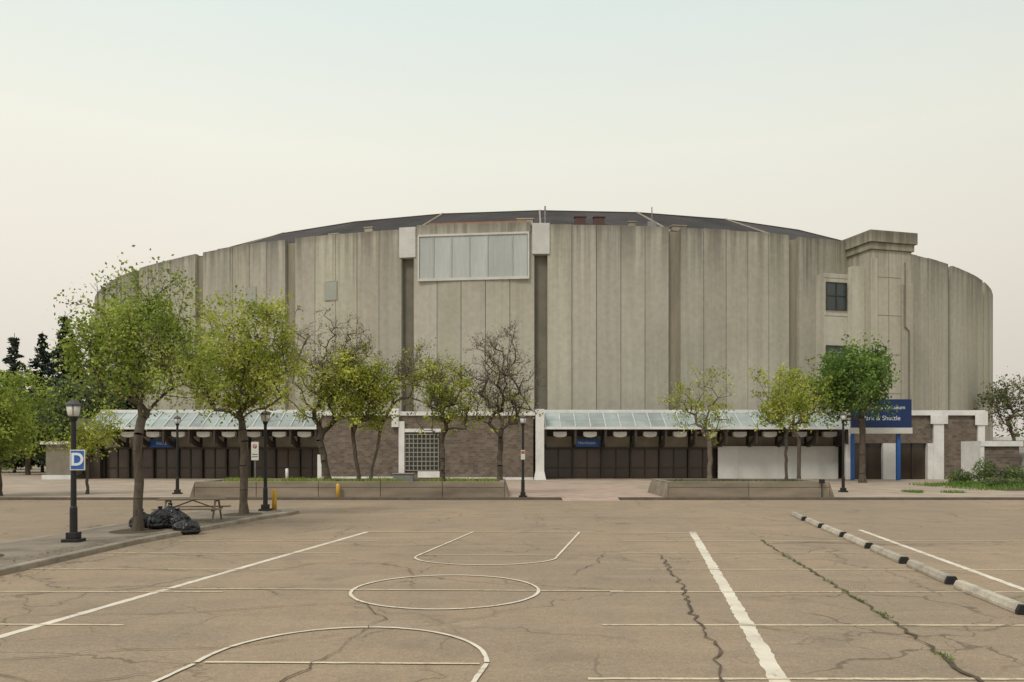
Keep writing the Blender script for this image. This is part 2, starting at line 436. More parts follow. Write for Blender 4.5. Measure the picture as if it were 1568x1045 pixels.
isl = empty('traffic_island')
poly = [(-10.8, 5), (-10.35, 16.4), (-10.2, 22.3), (-9.35, 30), (-8.75, 32.6), (-8.7, 33.4), (-9.3, 34.0), (-12.8, 34.2), (-13.0, 30), (-14.3, 5)]
b = MB(); b.prism(poly, -.05, .13); b.obj('kerb', M['kerb'], isl, bevel=.03)
ins = [(-11.05, 5), (-10.6, 16.4), (-10.45, 22.3), (-9.6, 30), (-9.15, 32.4), (-9.5, 33.6), (-12.5, 33.8), (-12.75, 30), (-14.05, 5)]
b = MB(); b.add([(x, y, .134) for x, y in ins], [tuple(range(len(ins)))]); b.obj('paving', M['island'], isl)
b = MB()
for (x, y, r) in ((-11.3, 24.6, .75), (-10.3, 31.2, .75), (-12.3, 18.2, .8)):
    b.add([(x+r*math.cos(t*math.pi/8), y+r*1.2*math.sin(t*math.pi/8), .139) for t in range(16)], [tuple(range(16))])
b.obj('tree_pits', M['soil'], isl)
rng = np.random.default_rng(9); b = MB()
for _ in range(1500):
    t = rng.random(); y = 12+t*21; x = -10.5+(y-16)*.075+rng.normal(0, .22)-(.6 if rng.random() < .6 else -.45); s = rng.uniform(.01, .03); an = rng.uniform(0, 3)
    z = .142 if x < -10.35+(y-16)*.06 else .018
    b.add([(x-s, y, z), (x, y-s*1.5, z), (x+s, y, z+.01), (x, y+s, z+.006)], [(0, 1, 2, 3)], (rng.random(), rng.random(), 0))
b.obj('leaf_litter', M['leafD'], isl)

def planter(x0, x1, y0, y1, h):
    e = empty('concrete_planter', ((x0+x1)/2, y0, .12)); w = (x1-x0)/2; d = y1-y0; t = .28
    b = MB()
    nseg = max(2, int((x1-x0)/3.0)); sw = 2*w/nseg
    for i in range(nseg):
        b.box(-w+i*sw+.012, -w+(i+1)*sw-.012, 0, t, 0, h, random.uniform(.88, 1.1))
        b.box(-w+i*sw+.012, -w+(i+1)*sw-.012, d-t, d, 0, h)
    b.box(-w+.012, -w+t, t+.003, d-t-.003, 0, h); b.box(w-t, w-.012, t+.003, d-t-.003, 0, h)
    for sgn in (-1, 1):
        pr = [(sgn*(w+.003), 0), (sgn*(w+.25), 0), (sgn*(w+.003), h*.92)]
        v = [(x, 0, z) for x, z in pr]+[(x, d, z) for x, z in pr]
        b.add(v, [(0, 1, 2), (5, 4, 3), (0, 3, 4, 1), (1, 4, 5, 2), (2, 5, 3, 0)])
    b.obj('planter_walls', M['planter'], e, bevel=.02)
    b = MB(); b.box(-w+t+.003, w-t-.003, t+.003, d-t-.003, .02, h-.12); b.obj('planter_soil', M['soil'], e)
    b = MB(); b.box(-w, w, -.012, -.003, h*.62, h*.65); b.obj('reveal_line', M['kerbface'], e)
planter(-16.9, -.4, 43.4, 48.6, .82)
planter(8.3, 16.9, 43.4, 48.6, .82)

# ------------------------------------------------------------------ vegetation
def quads_obj(name, P, size, rng, mat, parent, flat=0.0, elong=1.5, tintscale=.9, mn=.6):
    n = len(P)
    if n == 0: return
    A = rng.normal(size=(n, 3)); A[:, 2] *= (1-flat); A /= np.linalg.norm(A, axis=1)[:, None]
    B = rng.normal(size=(n, 3)); B -= (B*A).sum(1)[:, None]*A; B /= np.linalg.norm(B, axis=1)[:, None]
    s = size*rng.uniform(mn, 1.25, n)[:, None]
    A = A*s*elong*.5; B = B*s*.5
    V = np.stack([P-A, P+B*.9-A*.1, P+A, P-B*.9+A*.05], 1).reshape(-1, 3)
    F = np.arange(4*n).reshape(n, 4)
    me = bpy.data.meshes.new(name)
    me.vertices.add(4*n); me.vertices.foreach_set('co', V.astype(np.float32).ravel())
    me.loops.add(4*n); me.loops.foreach_set('vertex_index', F.ravel().astype(np.int32))
    me.polygons.add(n); me.polygons.foreach_set('loop_start', np.arange(0, 4*n, 4, dtype=np.int32)); me.polygons.foreach_set('loop_total', np.full(n, 4, dtype=np.int32))
    me.update(calc_edges=True)
    t = np.ones((n, 4), np.float32)
    cl = np.array([mnoise.noise(Vector(p*tintscale)) for p in P])
    t[:, 0] = np.clip(.5+cl*.9+rng.normal(0, .22, n), 0, 1)
    t[:, 1] = np.clip(.5+cl*.5+rng.normal(0, .2, n), 0, 1)
    ca = me.color_attributes.new('tint', 'FLOAT_COLOR', 'POINT')
    ca.data.foreach_set('color', np.repeat(t, 4, axis=0).ravel())
    me.materials.append(mat)
    ob = bpy.data.objects.new(name, me); scene.collection.objects.link(ob); ob.parent = parent
    return ob

def tree(name, base, fork, center, rad, trunk_r=.14, n_attr=120, leaves=6000, leaf=.09, lmat='leafA', seed=1,
         leaf_h=None, twigs=3, twig_len=.45, spread=.14, bark='bark', lean=(0, 0), lobes=5, dry=0, tip=.0042, low=.72, clump=1.3):
    rng = np.random.default_rng(seed); e = empty(name, base)
    nodes = [np.array([0., 0., -.05])]; par = [-1]
    nt = 6
    for i in range(1, nt+1):
        t = i/nt
        nodes.append(np.array([lean[0]*t+rng.normal(0, .025), lean[1]*t+rng.normal(0, .025), fork*t])); par.append(i-1)
    f0 = nodes[-1]; first = nt-1
    C = np.array(center, float); Rr = np.array(rad, float)
    lob = []
    for k in range(lobes):
        d = rng.normal(size=3); d /= np.linalg.norm(d)
        lob.append((C+d*Rr*rng.uniform(.35, .62), Rr*rng.uniform(.38, .6)))
    pts = []
    while len(pts) < n_attr:
        if rng.random() < .30: c, r = C, Rr*.9
        else: c, r = lob[rng.integers(lobes)]
        d = rng.normal(size=3); d /= np.linalg.norm(d)
        p = c+d*r*rng.random()**.45
        if p[2] > fork*low: pts.append(p)
    pts.sort(key=lambda p: np.linalg.norm(p-f0))
    term = []
    for p in pts:
        arr = np.array(nodes[first:])
        d = np.linalg.norm(arr-p, axis=1); df = np.linalg.norm(arr-f0, axis=1)
        down = np.clip(arr[:, 2]-p[2]+.1, 0, None)
        i = int(np.argmin(d+.30*df+.7*down))+first
        cur = nodes[i].copy(); L = np.linalg.norm(p-cur); steps = max(1, int(L/.38))
        dr = nodes[i]-nodes[par[i]]; dr = dr/(np.linalg.norm(dr)+1e-6)
        last = i
        for k in range(steps):
            to = p-cur; to /= (np.linalg.norm(to)+1e-6); w = (k+1)/steps
            dd = dr*(1-w)*.55+to*(.45+.55*w)+np.array([0, 0, .12*(1-w)])+rng.normal(0, .13, 3); dd /= np.linalg.norm(dd)
            cur = cur+dd*(L/steps); nodes.append(cur.copy()); par.append(last); last = len(nodes)-1
        term.append(last)
    tw = []
    base_n = len(nodes); ts = set(term)
    for i in range(nt+2, base_n):
        k = twigs if i in ts else (1 if rng.random() < .55 else 0)
        for _ in range(k):
            d = nodes[i]-nodes[par[i]]; d /= (np.linalg.norm(d)+1e-6)
            d = d*.8+rng.normal(0, .6, 3)+np.array([0, 0, .2]); d /= np.linalg.norm(d)
            l = twig_len*rng.uniform(.5, 1.4); q = nodes[i]+d*l*.5; nodes.append(q); par.append(i); qi = len(nodes)-1
            q2 = q+(d+rng.normal(0, .3, 3))*l*.5; nodes.append(q2); par.append(qi); tw.append(len(nodes)-1)
            if twigs > 3:
                for _k in range(2):
                    nodes.append(q+(d+rng.normal(0, .6, 3))*l*.45); par.append(qi); tw.append(len(nodes)-1)
    n = len(nodes); cnt = np.zeros(n)
    haschild = np.zeros(n, bool)
    for i in range(1, n): haschild[par[i]] = True
    cnt[~haschild] = 1
    for i in range(n-1, 0, -1): cnt[par[i]] += cnt[i]
    ex = math.log(trunk_r/tip)/math.log(max(cnt[0], 2))
    rad_ = np.maximum(tip*np.maximum(cnt, 1)**ex, .0055)
    b = MB(); nd = [Vector(p) for p in nodes]
    for i in range(1, n):
        p = par[i]; r1 = rad_[i]; r0 = min(rad_[p], r1*1.25)
        if i <= nt: r0 = rad_[p]*(1.45 if p == 0 else 1.0)
        sg = 9 if r1 > .05 else (5 if r1 > .015 else 3)
        b.tube([nd[p], nd[i]], [r0, r1], sg, 1.0, cap=False)
    b.obj('trunk_and_limbs', M[bark], e, smooth=True)
    tp = np.array([nodes[i] for i in tw])
    if leaves > 0:
        idx = rng.integers(0, len(tp), leaves*3)
        dens = np.array([mnoise.noise(Vector(p*1.1+seed)) for p in tp])
        keep = rng.random(len(idx)) < np.clip(.55+dens[idx]*clump, .08, 1)
        P = tp[idx][keep]+rng.normal(0, spread, (keep.sum(), 3))
        if leaf_h is not None:
            z0, z1 = leaf_h; pr = np.clip((z1-P[:, 2])/(z1-z0), .03, 1); P = P[rng.random(len(P)) < pr]
        P = P[:leaves]
        quads_obj('leaves', P, leaf, rng, M[lmat], e)
    if dry:
        idx = rng.integers(0, len(tp), dry)
        quads_obj('dry_buds', tp[idx]+rng.normal(0, .12, (dry, 3)), leaf*.7, rng, M['leafD'], e)
    return e

tree('deciduous_tree', (-11.26, 24.6, .13), 2.9, (.05, 0, 5.75), (2.6, 2.3, 2.9), .135, 190, 12500, .082, 'leafA', 111, lobes=9, spread=.20, low=.85)
tree('deciduous_tree', (-10.25, 31.25, .13), 2.8, (.1, 0, 6.0), (2.75, 2.3, 2.95), .15, 180, 12000, .094, 'leafB', 112, lobes=9, spread=.21, low=.9)
tree('deciduous_tree', (-10.4, 46.2, .85), 2.3, (-.2, 0, 6.7), (3.4, 2.3, 3.9), .19, 190, 7500, .12, 'leafB', 213, leaf_h=(3.6, 7.4), twigs=4, dry=2600, lean=(-.45, 0), lobes=8)
tree('deciduous_tree', (-8.7, 46.4, .85), 2.5, (-.2, 0, 5.2), (2.4, 1.9, 2.8), .11, 120, 8000, .12, 'leafB', 214, lean=(-.35, 0), spread=.22, lobes=8)
tree('bare_tree', (-8.3, 47.6, .85), 2.2, (2.7, 0, 6.1), (2.7, 1.4, 2.3), .09, 80, 350, .11, 'leafA', 24, twigs=4, dry=700, lean=(.5, 0), bark='twig')
tree('young_tree', (-3.9, 46.2, .85), 1.3, (0, 0, 4.8), (2.6, 2.0, 2.6), .12, 130, 3800, .115, 'leafB', 215, twigs=4, dry=500, lobes=8, low=1.9)
tree('bare_tree', (-.7, 46.2, .85), 1.8, (0, 0, 5.8), (2.6, 2.2, 3.5), .155, 190, 1500, .12, 'leafB', 216, leaf_h=(2.8, 5.4), twigs=4, dry=2000, lobes=8, low=1.2)
tree('young_tree', (11.2, 46.2, .85), 2.3, (-.3, 0, 4.4), (2.4, 1.7, 2.2), .13, 90, 1700, .10, 'leafB', 217, twigs=3, dry=500, bark='twig', lobes=8)
tree('young_tree', (15.5, 46.2, .85), 1.9, (-.2, 0, 4.4), (2.2, 1.7, 2.2), .085, 100, 3200, .11, 'leafB', 218, lobes=8, low=1.0)
tree('leafy_tree', (27.4, 63.8, .12), 4.4, (-.7, 0, 7.7), (3.4, 2.8, 3.4), .24, 170, 11000, .18, 'leafC', 219, spread=.32, twig_len=.8, lobes=9)
tree('leafy_tree', (22.5, 64.0, .12), 3.5, (.4, 0, 6.4), (2.8, 2.3, 2.8), .15, 90, 3200, .17, 'leafA', 29, spread=.25, twig_len=.7)
tree('leafy_tree', (-28.0, 44.5, .12), 1.8, (0, 0, 4.2), (3.6, 3.0, 3.0), .17, 150, 12000, .13, 'leafA', 20, spread=.28, lobes=8)
tree('leafy_tree', (-24.2, 46.5, .12), 2.0, (0, 0, 3.4), (1.7, 1.6, 1.6), .08, 60, 2200, .12, 'leafB', 30, spread=.24, lobes=5)
tree('distant_tree', (61.5, 100, 0), 3.5, (0, 0, 8.0), (4.2, 4, 4.0), .2, 120, 1500, .26, 'leafE', 21, twigs=4, dry=1300, spread=.3, twig_len=.9)
tree('distant_tree', (-44, 84, 0), 3, (0, 0, 6.8), (4.4, 4, 4.2), .25, 120, 7000, .26, 'leafE', 22, spread=.4, twig_len=.9)
tree('distant_tree', (-51, 86, 0), 2, (0, 0, 5.6), (4.8, 4, 4.2), .25, 120, 7000, .26, 'leafE', 23, spread=.4, twig_len=.9)

def spruce(base, h, r, seed):
    rng = np.random.default_rng(seed); e = empty('spruce_tree', base)
    b = MB(); b.tube([(0, 0, 0), (0, 0, h)], [.22, .03], 6)
    P = []
    z = h*.12
    while z < h*.985:
        t = z/h; nbr = 5 if t < .8 else 4
        for k in range(nbr):
            an = rng.uniform(0, 2*math.pi); L = (r*(1-t)**.75*rng.uniform(.45, 1.15)+.15)
            b.tube([(0, 0, z), (math.cos(an)*L, math.sin(an)*L, z-.3*L)], [.04, .01], 3, cap=False)
            for _ in range(int(6+L*15)):
                s = rng.random()**.75*L
                P.append((math.cos(an)*s+rng.normal(0, .05+.07*s), math.sin(an)*s+rng.normal(0, .05+.07*s), z-.42*s+.16*s*s/max(L, .3)-abs(rng.normal(0, .16))))
        z += rng.uniform(.28, .5)
    b.obj('trunk_and_branches', M['bark'], e)
    quads_obj('needle_sprays', np.array(P), .27, rng, M['spruce'], e, elong=2.0)
for i, (px_, Yd, top) in enumerate(((-52.0, 95, 18.8), (-55.8, 97, 16.9), (-57.9, 95, 16.4), (-49.0, 97, 17.6), (-61.4, 96, 14.6), (-64.5, 94, 13.4), (-46.8, 99, 16.0), (-68, 96, 15.0), (-53.9, 100, 17.4))):
    spruce((px_, Yd, 0), top, 3.9, 40+i)

def bushes(name, spots, mat, size, n, seed):
    rng = np.random.default_rng(seed); P = []
    for (x, y, z, rx, ry, rz) in spots:
        for _ in range(n):
            d = rng.normal(size=3); d /= np.linalg.norm(d); r = rng.random()**.4*(1+.35*mnoise.noise(Vector(d*1.7)+Vector((x, y, 0))))
            P.append((x+d[0]*rx*r, y+d[1]*ry*r, max(z-rz*.9, z+d[2]*rz*r)))
    e = empty(name, (0, 0, 0)); quads_obj('foliage', np.array(P), size, rng, mat, e, tintscale=.6)
bushes('shrub_bed', [(33.0, 60, .6, .9, .8, .6), (34.5, 59.5, 1.0, .9, .8, 1.1), (36.0, 58.5, .8, 1.0, .8, .8), (37.2, 57.5, .6, 1.2, .8, .6), (34.0, 56.5, .4, 1.6, .8, .35), (38.5, 59, 1.1, 1.2, 1, 1.0)], M['leafE'], .12, 1100, 60)
bushes('low_shrubs', [(34.8, 54, .3, 1.5, .8, .3), (32.0, 57.5, .25, 1.3, .6, .25), (37.0, 53.5, .35, 1.6, .8, .4)], M['leafC'], .10, 900, 63)
rr = random.Random(5)
sp = []
x = -150
while x < -44:
    sp.append((x, 115+rr.uniform(-6, 6), 3.0, 5, 3, rr.uniform(3.5, 6.5))); x += 4.5
bushes('distant_tree_line', sp, M['leafE'], .55, 500, 61)
sp = []; x = 66
while x < 190:
    sp.append((x, 150+rr.uniform(-6, 6), 2.5, 6, 3, rr.uniform(3, 6.0))); x += 5
bushes('distant_tree_line', sp, M['leafE'], .6, 450, 62)
def grass(name, x0, x1, y0, y1, z, n, h, seed, mat):
    rng = np.random.default_rng(seed)
    b = MB()
    for _ in range(n):
        x = rng.uniform(x0, x1); y = rng.uniform(y0, y1)
        if mnoise.noise(Vector((x*.7, y*.7, seed))) < -.08: continue
        hh = h*rng.uniform(.4, 1.3); an = rng.uniform(0, 3.14); w = .025
        dx, dy = math.cos(an)*w, math.sin(an)*w; lx, ly = rng.normal(0, .07, 2)
        b.add([(x-dx, y-dy, z), (x+dx, y+dy, z), (x+lx, y+ly, z+hh)], [(0, 1, 2)], (rng.random(), rng.random(), 0))
    b.obj(name, mat)
grass('planter_grass', -16.5, -.8, 43.8, 48.2, .82, 6500, .24, 1, M['leafA'])
grass('planter_grass', 8.8, 16.4, 43.8, 48.2, .82, 1500, .14, 2, M['leafE'])
grass('weedy_verge', 23.5, 26.5, 47.5, 49.5, .125, 1200, .14, 3, M['leafC'])
grass('weedy_verge', 29, 50, 50.8, 60, .13, 9000, .28, 4, M['leafC'])
b = MB(); b.add([(30.5, 50.5, .13), (75, 50.5, .13), (75, 63, .13), (32, 63, .13)], [(0, 1, 2, 3)]); b.obj('planting_bed_soil', M['soil'])

# ------------------------------------------------------------------ ARENA
arena = empty('arena_building')
CX, CY, RA, HT = 4.58, 154.2, 74.3, 24.8
PITCH = 360/35; OFF = -1.35
def pol(phi, r, z=0): return Vector((CX+r*math.sin(R_(phi)), CY-r*math.cos(R_(phi)), z))
def radial(phi, r=RA):
    t = Vector((math.cos(R_(phi)), math.sin(R_(phi)), 0)); o = Vector((math.sin(R_(phi)), -math.cos(R_(phi)), 0))
    m = Matrix.Identity(4); p = pol(phi, r)
    m.col[0] = (*t, 0); m.col[1] = (*(-o), 0); m.col[2] = (0, 0, 1, 0); m.col[3] = (*p, 1); return m
pan = MB(); pier = MB(); pdk = MB(); back = MB()
pw = .62
pang = math.degrees(pw/RA)
for i in range(35):
    phi = OFF+PITCH*i
    m = radial(phi)
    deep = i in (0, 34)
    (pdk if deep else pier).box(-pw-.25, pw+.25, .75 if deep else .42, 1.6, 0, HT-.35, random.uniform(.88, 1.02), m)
    a0 = phi+pang; a1 = phi+PITCH-pang; n = 5
    for k in range(n):
        am = a0+(a1-a0)*(k+.5)/n; half = RA*R_(a1-a0)/n/2
        tt = random.uniform(.90, 1.06); dz = random.uniform(-.04, .04)
        g_ = .028
        pan.box(-half+g_, half-g_, random.uniform(-.03, .03), .42, 0, HT+dz, (tt, tt*random.uniform(.985, 1.01), tt*random.uniform(.96, 1.02)), radial(am))
    for an in (a0, a1):
        s_ = 1 if an == a0 else -1
        pan.box(min(0, s_*.25)+s_*.04, max(0, s_*.25)+s_*.04, .425, 1.5, 0, HT-.1, .85, radial(an))
    for k in range(10):
        p0 = pol(phi+PITCH*k/10, RA-.6, 0); p1 = pol(phi+PITCH*(k+1)/10, RA-.6, 0)
        back.add([p0, p1, p1+Vector((0, 0, HT-.3)), p0+Vector((0, 0, HT-.3))], [(0, 1, 2, 3)])
pan.obj('precast_concrete_panels', M['conc'], arena)
pier.obj('recessed_piers', M['pier'], arena)
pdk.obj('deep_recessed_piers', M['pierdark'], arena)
back.obj('panel_joint_backing', M['back'], arena)
RR, RZ = 62.0, 29.75
rf = MB()
for i in range(35):
    a0 = OFF+PITCH*i; a1 = a0+PITCH
    A = pol(a0, RA-.7, HT-.35); B = pol(a1, RA-.7, HT-.35); C_ = pol(a1, RR, RZ); D = pol(a0, RR, RZ)
    rf.add([A, B, C_, D], [(0, 1, 2, 3)], random.uniform(.9, 1.25))
    E = pol(a0, 30, RZ+2.2); F = pol(a1, 30, RZ+2.2); G = pol(0, 0, RZ+3.0)
    rf.add([D, C_, F, E], [(0, 1, 2, 3)]); rf.add([E, F, G], [(0, 1, 2)])
rf.obj('roof', M['roof'], arena)
rd = MB()
for i in (-3, -1, 0, 1, 2):
    a0 = OFF+PITCH*i
    rd.tube([pol(a0, RA-1.2, HT-.1), pol(a0, RR, RZ+.08)], [.11, .11], 5)
for i in range(-6, 7):
    rd.tube([pol(OFF+PITCH*i, RR, RZ+.05), pol(OFF+PITCH*(i+1), RR, RZ+.05)], [.07, .07], 4, .22)
rd.obj('roof_ridge_pipes', M['tan'], arena)
wb = MB()
for ph in (OFF-PITCH, OFF):
    wb.box(-.86, .86, -.12, .74, 21.9, HT+.12, 1.0, radial(ph))
wb.obj('pier_head_blocks', M['headblock'], arena, bevel=.03)
pm = OFF-PITCH/2
mw = radial(pm, RA+.02)
fr = MB(); fz = MB()
W = 5.55
fr.box(-W, W, -.12, .3, 19.45, 19.70, 1, mw); fr.box(-W, W, -.12, .3, 23.85, 24.05, 1, mw)
fr.box(-W, -W+.16, -.12, .3, 19.703, 23.847, 1, mw); fr.box(W-.16, W, -.12, .3, 19.703, 23.847, 1, mw)
xs = [-W+.16, -3.95, -2.15, -.35, 1.45, 3.9, W-.16]
for xx in xs[1:-1]: fr.box(xx-.04, xx+.04, -.09, .1, 19.703, 23.847, .72, mw)
for k in range(6):
    t_ = random.uniform(.88, 1.05)
    fz.box(xs[k]+.045, xs[k+1]-.045, -.02, .08, 19.71, 23.84, (t_, t_, t_), mw)
fr.obj('window_bay_frame', M['headblock'], arena); fz.obj('window_bay_panels', M['frost'], arena)
fb = MB(); fb.box(-W-.1, W+.1, -.1, 1.2, 24.053, 25.0, 1.0, mw); fb.obj('window_bay_parapet', M['conc'], arena)
rs = MB(); rs.box(-4.6, 5.2, .4, 1.6, 25.1, 25.28, 1, mw); rs.obj('copper_flashing', M['rust'], arena)
# rooftop equipment along the rim
eq = MB()
def rimbox(ph, back_, w, z0, z1, t=1.0):
    m = radial(ph, RA-back_); eq.box(-w/2, w/2, 0, w*.6, z0, z1, t, m); eq.box(-w/2-.08, w/2+.08, -.08, w*.6+.08, z1+.003, z1+.1, t*1.1, m)
rimbox(-2.6, 2, 1.6, 25.0, 25.9, 1.25); rimbox(-19.3, 3, 1.1, 24.8, 25.7, 1.3); rimbox(-16.2, 3.5, .9, 25.1, 26.2, 1.3)
rimbox(-21.5, 3, .6, 24.8, 25.5); rimbox(9.9, 2, 1.4, 24.9, 25.5); rimbox(6.2, 3, .7, 25.2, 26.0); rimbox(14.3, 3, .7, 24.9, 25.6)
eq.obj('rooftop_units', M['tan'], arena)
eq = MB(); rimbox(2.0, 4, 1.1, 25.7, 26.7); rimbox(3.6, 4, 1.1, 25.7, 26.7)
eq.obj('rooftop_vents', M['maroon'], arena)
eq = MB()
p = pol(7.6, RA-2); eq.tube([p+Vector((0, 0, 24)), p+Vector((0, 0, 27.3))], [.07, .05], 6); eq.box(p.x-.45, p.x+.45, p.y-.2, p.y+.2, 25.2, 25.8)
p = pol(-1.0, RA-2); eq.tube([p+Vector((0, 0, 24)), p+Vector((0, 0, 27.2))], [.08, .08], 6)
eq.obj('rooftop_masts', M['steel'], arena)
lv = MB(); lf = MB()
for ph, z0 in ((-18.1, 18.0), (-25.9, 18.2)):
    m = radial(ph); lf.box(-.75, .75, -.06, .02, z0, z0+2.0, 1, m); lv.box(-.66, .66, -.09, -.063, z0+.08, z0+1.92, 1, m)
lf.obj('louvre_frames', M['tan'], arena); lv.obj('louvres', M['louvre'], arena)

# stair tower on the right
tw = MB()
TM = Matrix.Translation((36.6, 83.2, 0)) @ Matrix.Rotation(R_(15), 4, 'Z')
tw.box(0, 4.9, 0, 7.5, 0, 23.2, (1.0, .985, .96), TM)
tw.box(-.2, 5.1, -.2, 7.5, 23.203, 23.9, (.84, .82, .78), TM)
tw.box(-.42, 5.32, -.42, 7.5, 23.903, 25.1, (.80, .78, .74), TM)
tw.box(-4.3, -.003, 1.7, 8.5, 0, 20.9, (1.15, 1.15, 1.15), TM)
tw.box(-1.5, -.006, .9, 1.697, 0, 21.6, (1.2, 1.2, 1.18), TM)
tw.box(-.1, .7, -.14, -.003, 0, 22.3, (1.1, 1.09, 1.07), TM)
tw.box(3.6, 4.9, -.25, -.003, 0, 19.8, (.92, .9, .87), TM)
tw.obj('stair_tower', M['conc'], arena, bevel=.04)
jb = MB()
for z in (4.5, 8.5, 12.5, 16.5, 20.4):
    jb.box(.7, 3.6, -.012, -.002, z, z+.05, 1, TM); jb.box(-4.3, -1.51, 1.685, 1.698, z, z+.05, 1, TM)
jb.box(2.1, 2.14, -.016, -.004, 0, 23.1, 1, TM)
jb.tube([TM @ Vector((4.3, -.36, 3)), TM @ Vector((4.3, -.36, 15)), TM @ Vector((3.8, -.36, 15.4)), TM @ Vector((3.8, -.36, 22))], [.07]*4, 6)
jb.obj('tower_joints_and_pipe', M['back'], arena)
wg = MB(); wf = MB()
for z0, z1 in ((17.2, 19.9), (10.9, 13.4)):
    wg.box(-4.0, -1.75, 1.64, 1.66, z0, z1, 1, TM)
    for xx in (-4.07, -2.9, -1.7): wf.box(xx-.05, xx+.05, 1.56, 1.635, z0-.1, z1+.1, 1, TM)
    for zz in (z0-.1, (z0+z1)/2, z1): wf.box(-4.0, -2.96, 1.57, 1.63, zz, zz+.09, 1, TM); wf.box(-2.84, -1.76, 1.57, 1.63, zz, zz+.09, 1, TM)
wg.obj('tower_windows', M['winglass'], arena); wf.obj('tower_window_frames', M['darkbrown'], arena)

ax = MB(); ax.box(-40, 41, 74.9, 79.7, 0, 5.6); ax.obj('annex_core', M['back'], arena)

YF = 71.0
wh = MB(); br = MB(); dk = MB(); gl = MB(); cg = MB(); tn = MB(); lt = MB()
def canopy(x0, x1, pitch, zback=6.05, zfront=4.72):
    yb = 73.6
    L = x1-x0; n = round(L/pitch); pt = L/n
    wh.box(x0-.1, x1+.1, yb-.08, yb+.5, zback, zback+.28)
    wh.box(x0-.1, x1+.1, YF-.12, YF, zfront-.22, zfront)
    m = n*2
    for i in range(m):
        xa, xb = x0+L*i/m, x0+L*(i+1)/m
        cg.add([(xa, YF, zfront-.03), (xb, YF, zfront-.03), (xb, yb, zback+.02), (xa, yb, zback+.02)], [(0, 1, 2, 3)], random.uniform(.78, 1.15))
    for i in range(m+1):
        x = x0+L*i/m; w = .045
        wh.add([(x-w, YF-.02, zfront+.02), (x+w, YF-.02, zfront+.02), (x+w, yb-.1, zback+.07), (x-w, yb-.1, zback+.07)], [(0, 1, 2, 3)], .8)
    ym = (YF+yb)/2; zm = (zfront+zback)/2
    wh.add([(x0, ym-.04, zm+.005), (x1, ym-.04, zm+.005), (x1, ym+.04, zm+.045), (x0, ym+.04, zm+.045)], [(0, 1, 2, 3)], .7)
    for x in (x0-.06, x1+.06):
        wh.add([(x, YF, zfront-.2), (x, yb, zfront-.2), (x, yb, zback)], [(0, 1, 2)])
    for i in range(n+1):
        x = x0+L*i/n; pts = []
        for k in range(7):
            t = k/6; pts.append((YF+.15+(1-math.cos(t*math.pi/2))*2.9, zfront-.45-math.sin(t*math.pi/2)*1.35))
        w = .13
        for k in range(6):
            (ya, za), (yb_, zb) = pts[k], pts[k+1]
            dk.add([(x-w, ya, za), (x+w, ya, za), (x+w, yb_, zb), (x-w, yb_, zb), (x-w, ya, za+.42), (x+w, ya, za+.42), (x+w, yb_, zb+.42), (x-w, yb_, zb+.42)],
                   [(0, 3, 2, 1), (4, 5, 6, 7), (0, 1, 5, 4), (1, 2, 6, 5), (2, 3, 7, 6), (3, 0, 4, 7)])
        dk.box(x-.09, x+.09, YF+.05, YF+.25, 3.2, zfront-.25)
        dk.box(x-.07, x+.07, 74.0, 74.2, .12, 2.9)
        if i < n:
            xm = x+pt/2
            v = []; s = 10; hw = .58
            for yy in (YF+.5, YF+1.0):
                v += [(xm-hw, yy, 4.30), (xm-hw, yy, 4.02)]+[(xm-hw*math.cos(math.pi*k/s), yy, 4.02-.20*math.sin(math.pi*k/s)) for k in range(1, s)]+[(xm+hw, yy, 4.02), (xm+hw, yy, 4.30)]
            h = len(v)//2
            lt.add(v, [tuple(range(h)), tuple(range(2*h-1, h-1, -1))]+[(j, h+j, h+(j+1) % h, (j+1) % h) for j in range(h)], random.uniform(.75, 1))
            tn.box(x+.14, x+pt-.14, 73.9, 74.6, 2.95, 3.95, random.uniform(.8, 1.1))
            dk.box(x+.14, x+pt-.14, 74.0, 74.6, 3.953, 5.4)
    dk.box(x0, x1, 73.7, 74.3, 2.80, 2.947)
    return n, pt

def doors(x0, n, pt):
    for i in range(n):
        x = x0+pt*i
        gl.box(x+.09, x+pt-.09, 74.35, 74.45, .12, 2.79, random.uniform(.8, 1.5))
        dk.box(x+pt/2-.05, x+pt/2+.05, 74.25, 74.34, .12, 2.79)
        dk.box(x+.09, x+pt/2-.053, 74.26, 74.33, 1.05, 1.13); dk.box(x+pt/2+.053, x+pt-.09, 74.26, 74.33, 1.05, 1.13)
n, pt = canopy(2.9, 29.2, 2.57); doors(2.9, n, pt)
hb = MB()
for k in range(6): hb.box(18.5+k*1.8+.006, 18.5+(k+1)*1.8-.006, 73.3+random.uniform(0, .015), 73.45, .12, 3.05, random.uniform(.93, 1.02))
hb.obj('plywood_hoarding', M['board'], arena)
n, pt = canopy(-37.0, -17.1, 2.2); doors(-37, n, pt)
br.box(-16.6, 1.85, 71.2, 74.8, .12, 5.7)
wh.box(-17.0, 2.0, 71.0, 74.8, 5.703, 6.05)
wh.box(-16.95, -16.603, 71.1, 74, .12, 2.3)
wh.box(-10.45, -9.85, 70.8, 71.195, 4.7, 6.3); wh.box(-9.847, -9.35, 70.9, 71.195, .12, 5.2); wh.box(-9.347, -6.2, 70.95, 71.195, 4.25, 4.55)
wh.box(-8.2, -6.3, 71.0, 71.195, .3, .85)
wh.box(2.05, 2.78, 70.6, 74, .9, 6.25); wh.add([(1.9, 70.5, .12), (2.95, 70.5, .12), (2.95, 74, .12), (1.9, 74, .12), (2.05, 70.6, .9), (2.78, 70.6, .9), (2.78, 74, .9), (2.05, 74, .9)], [(0, 1, 5, 4), (1, 2, 6, 5), (3, 0, 4, 7)])
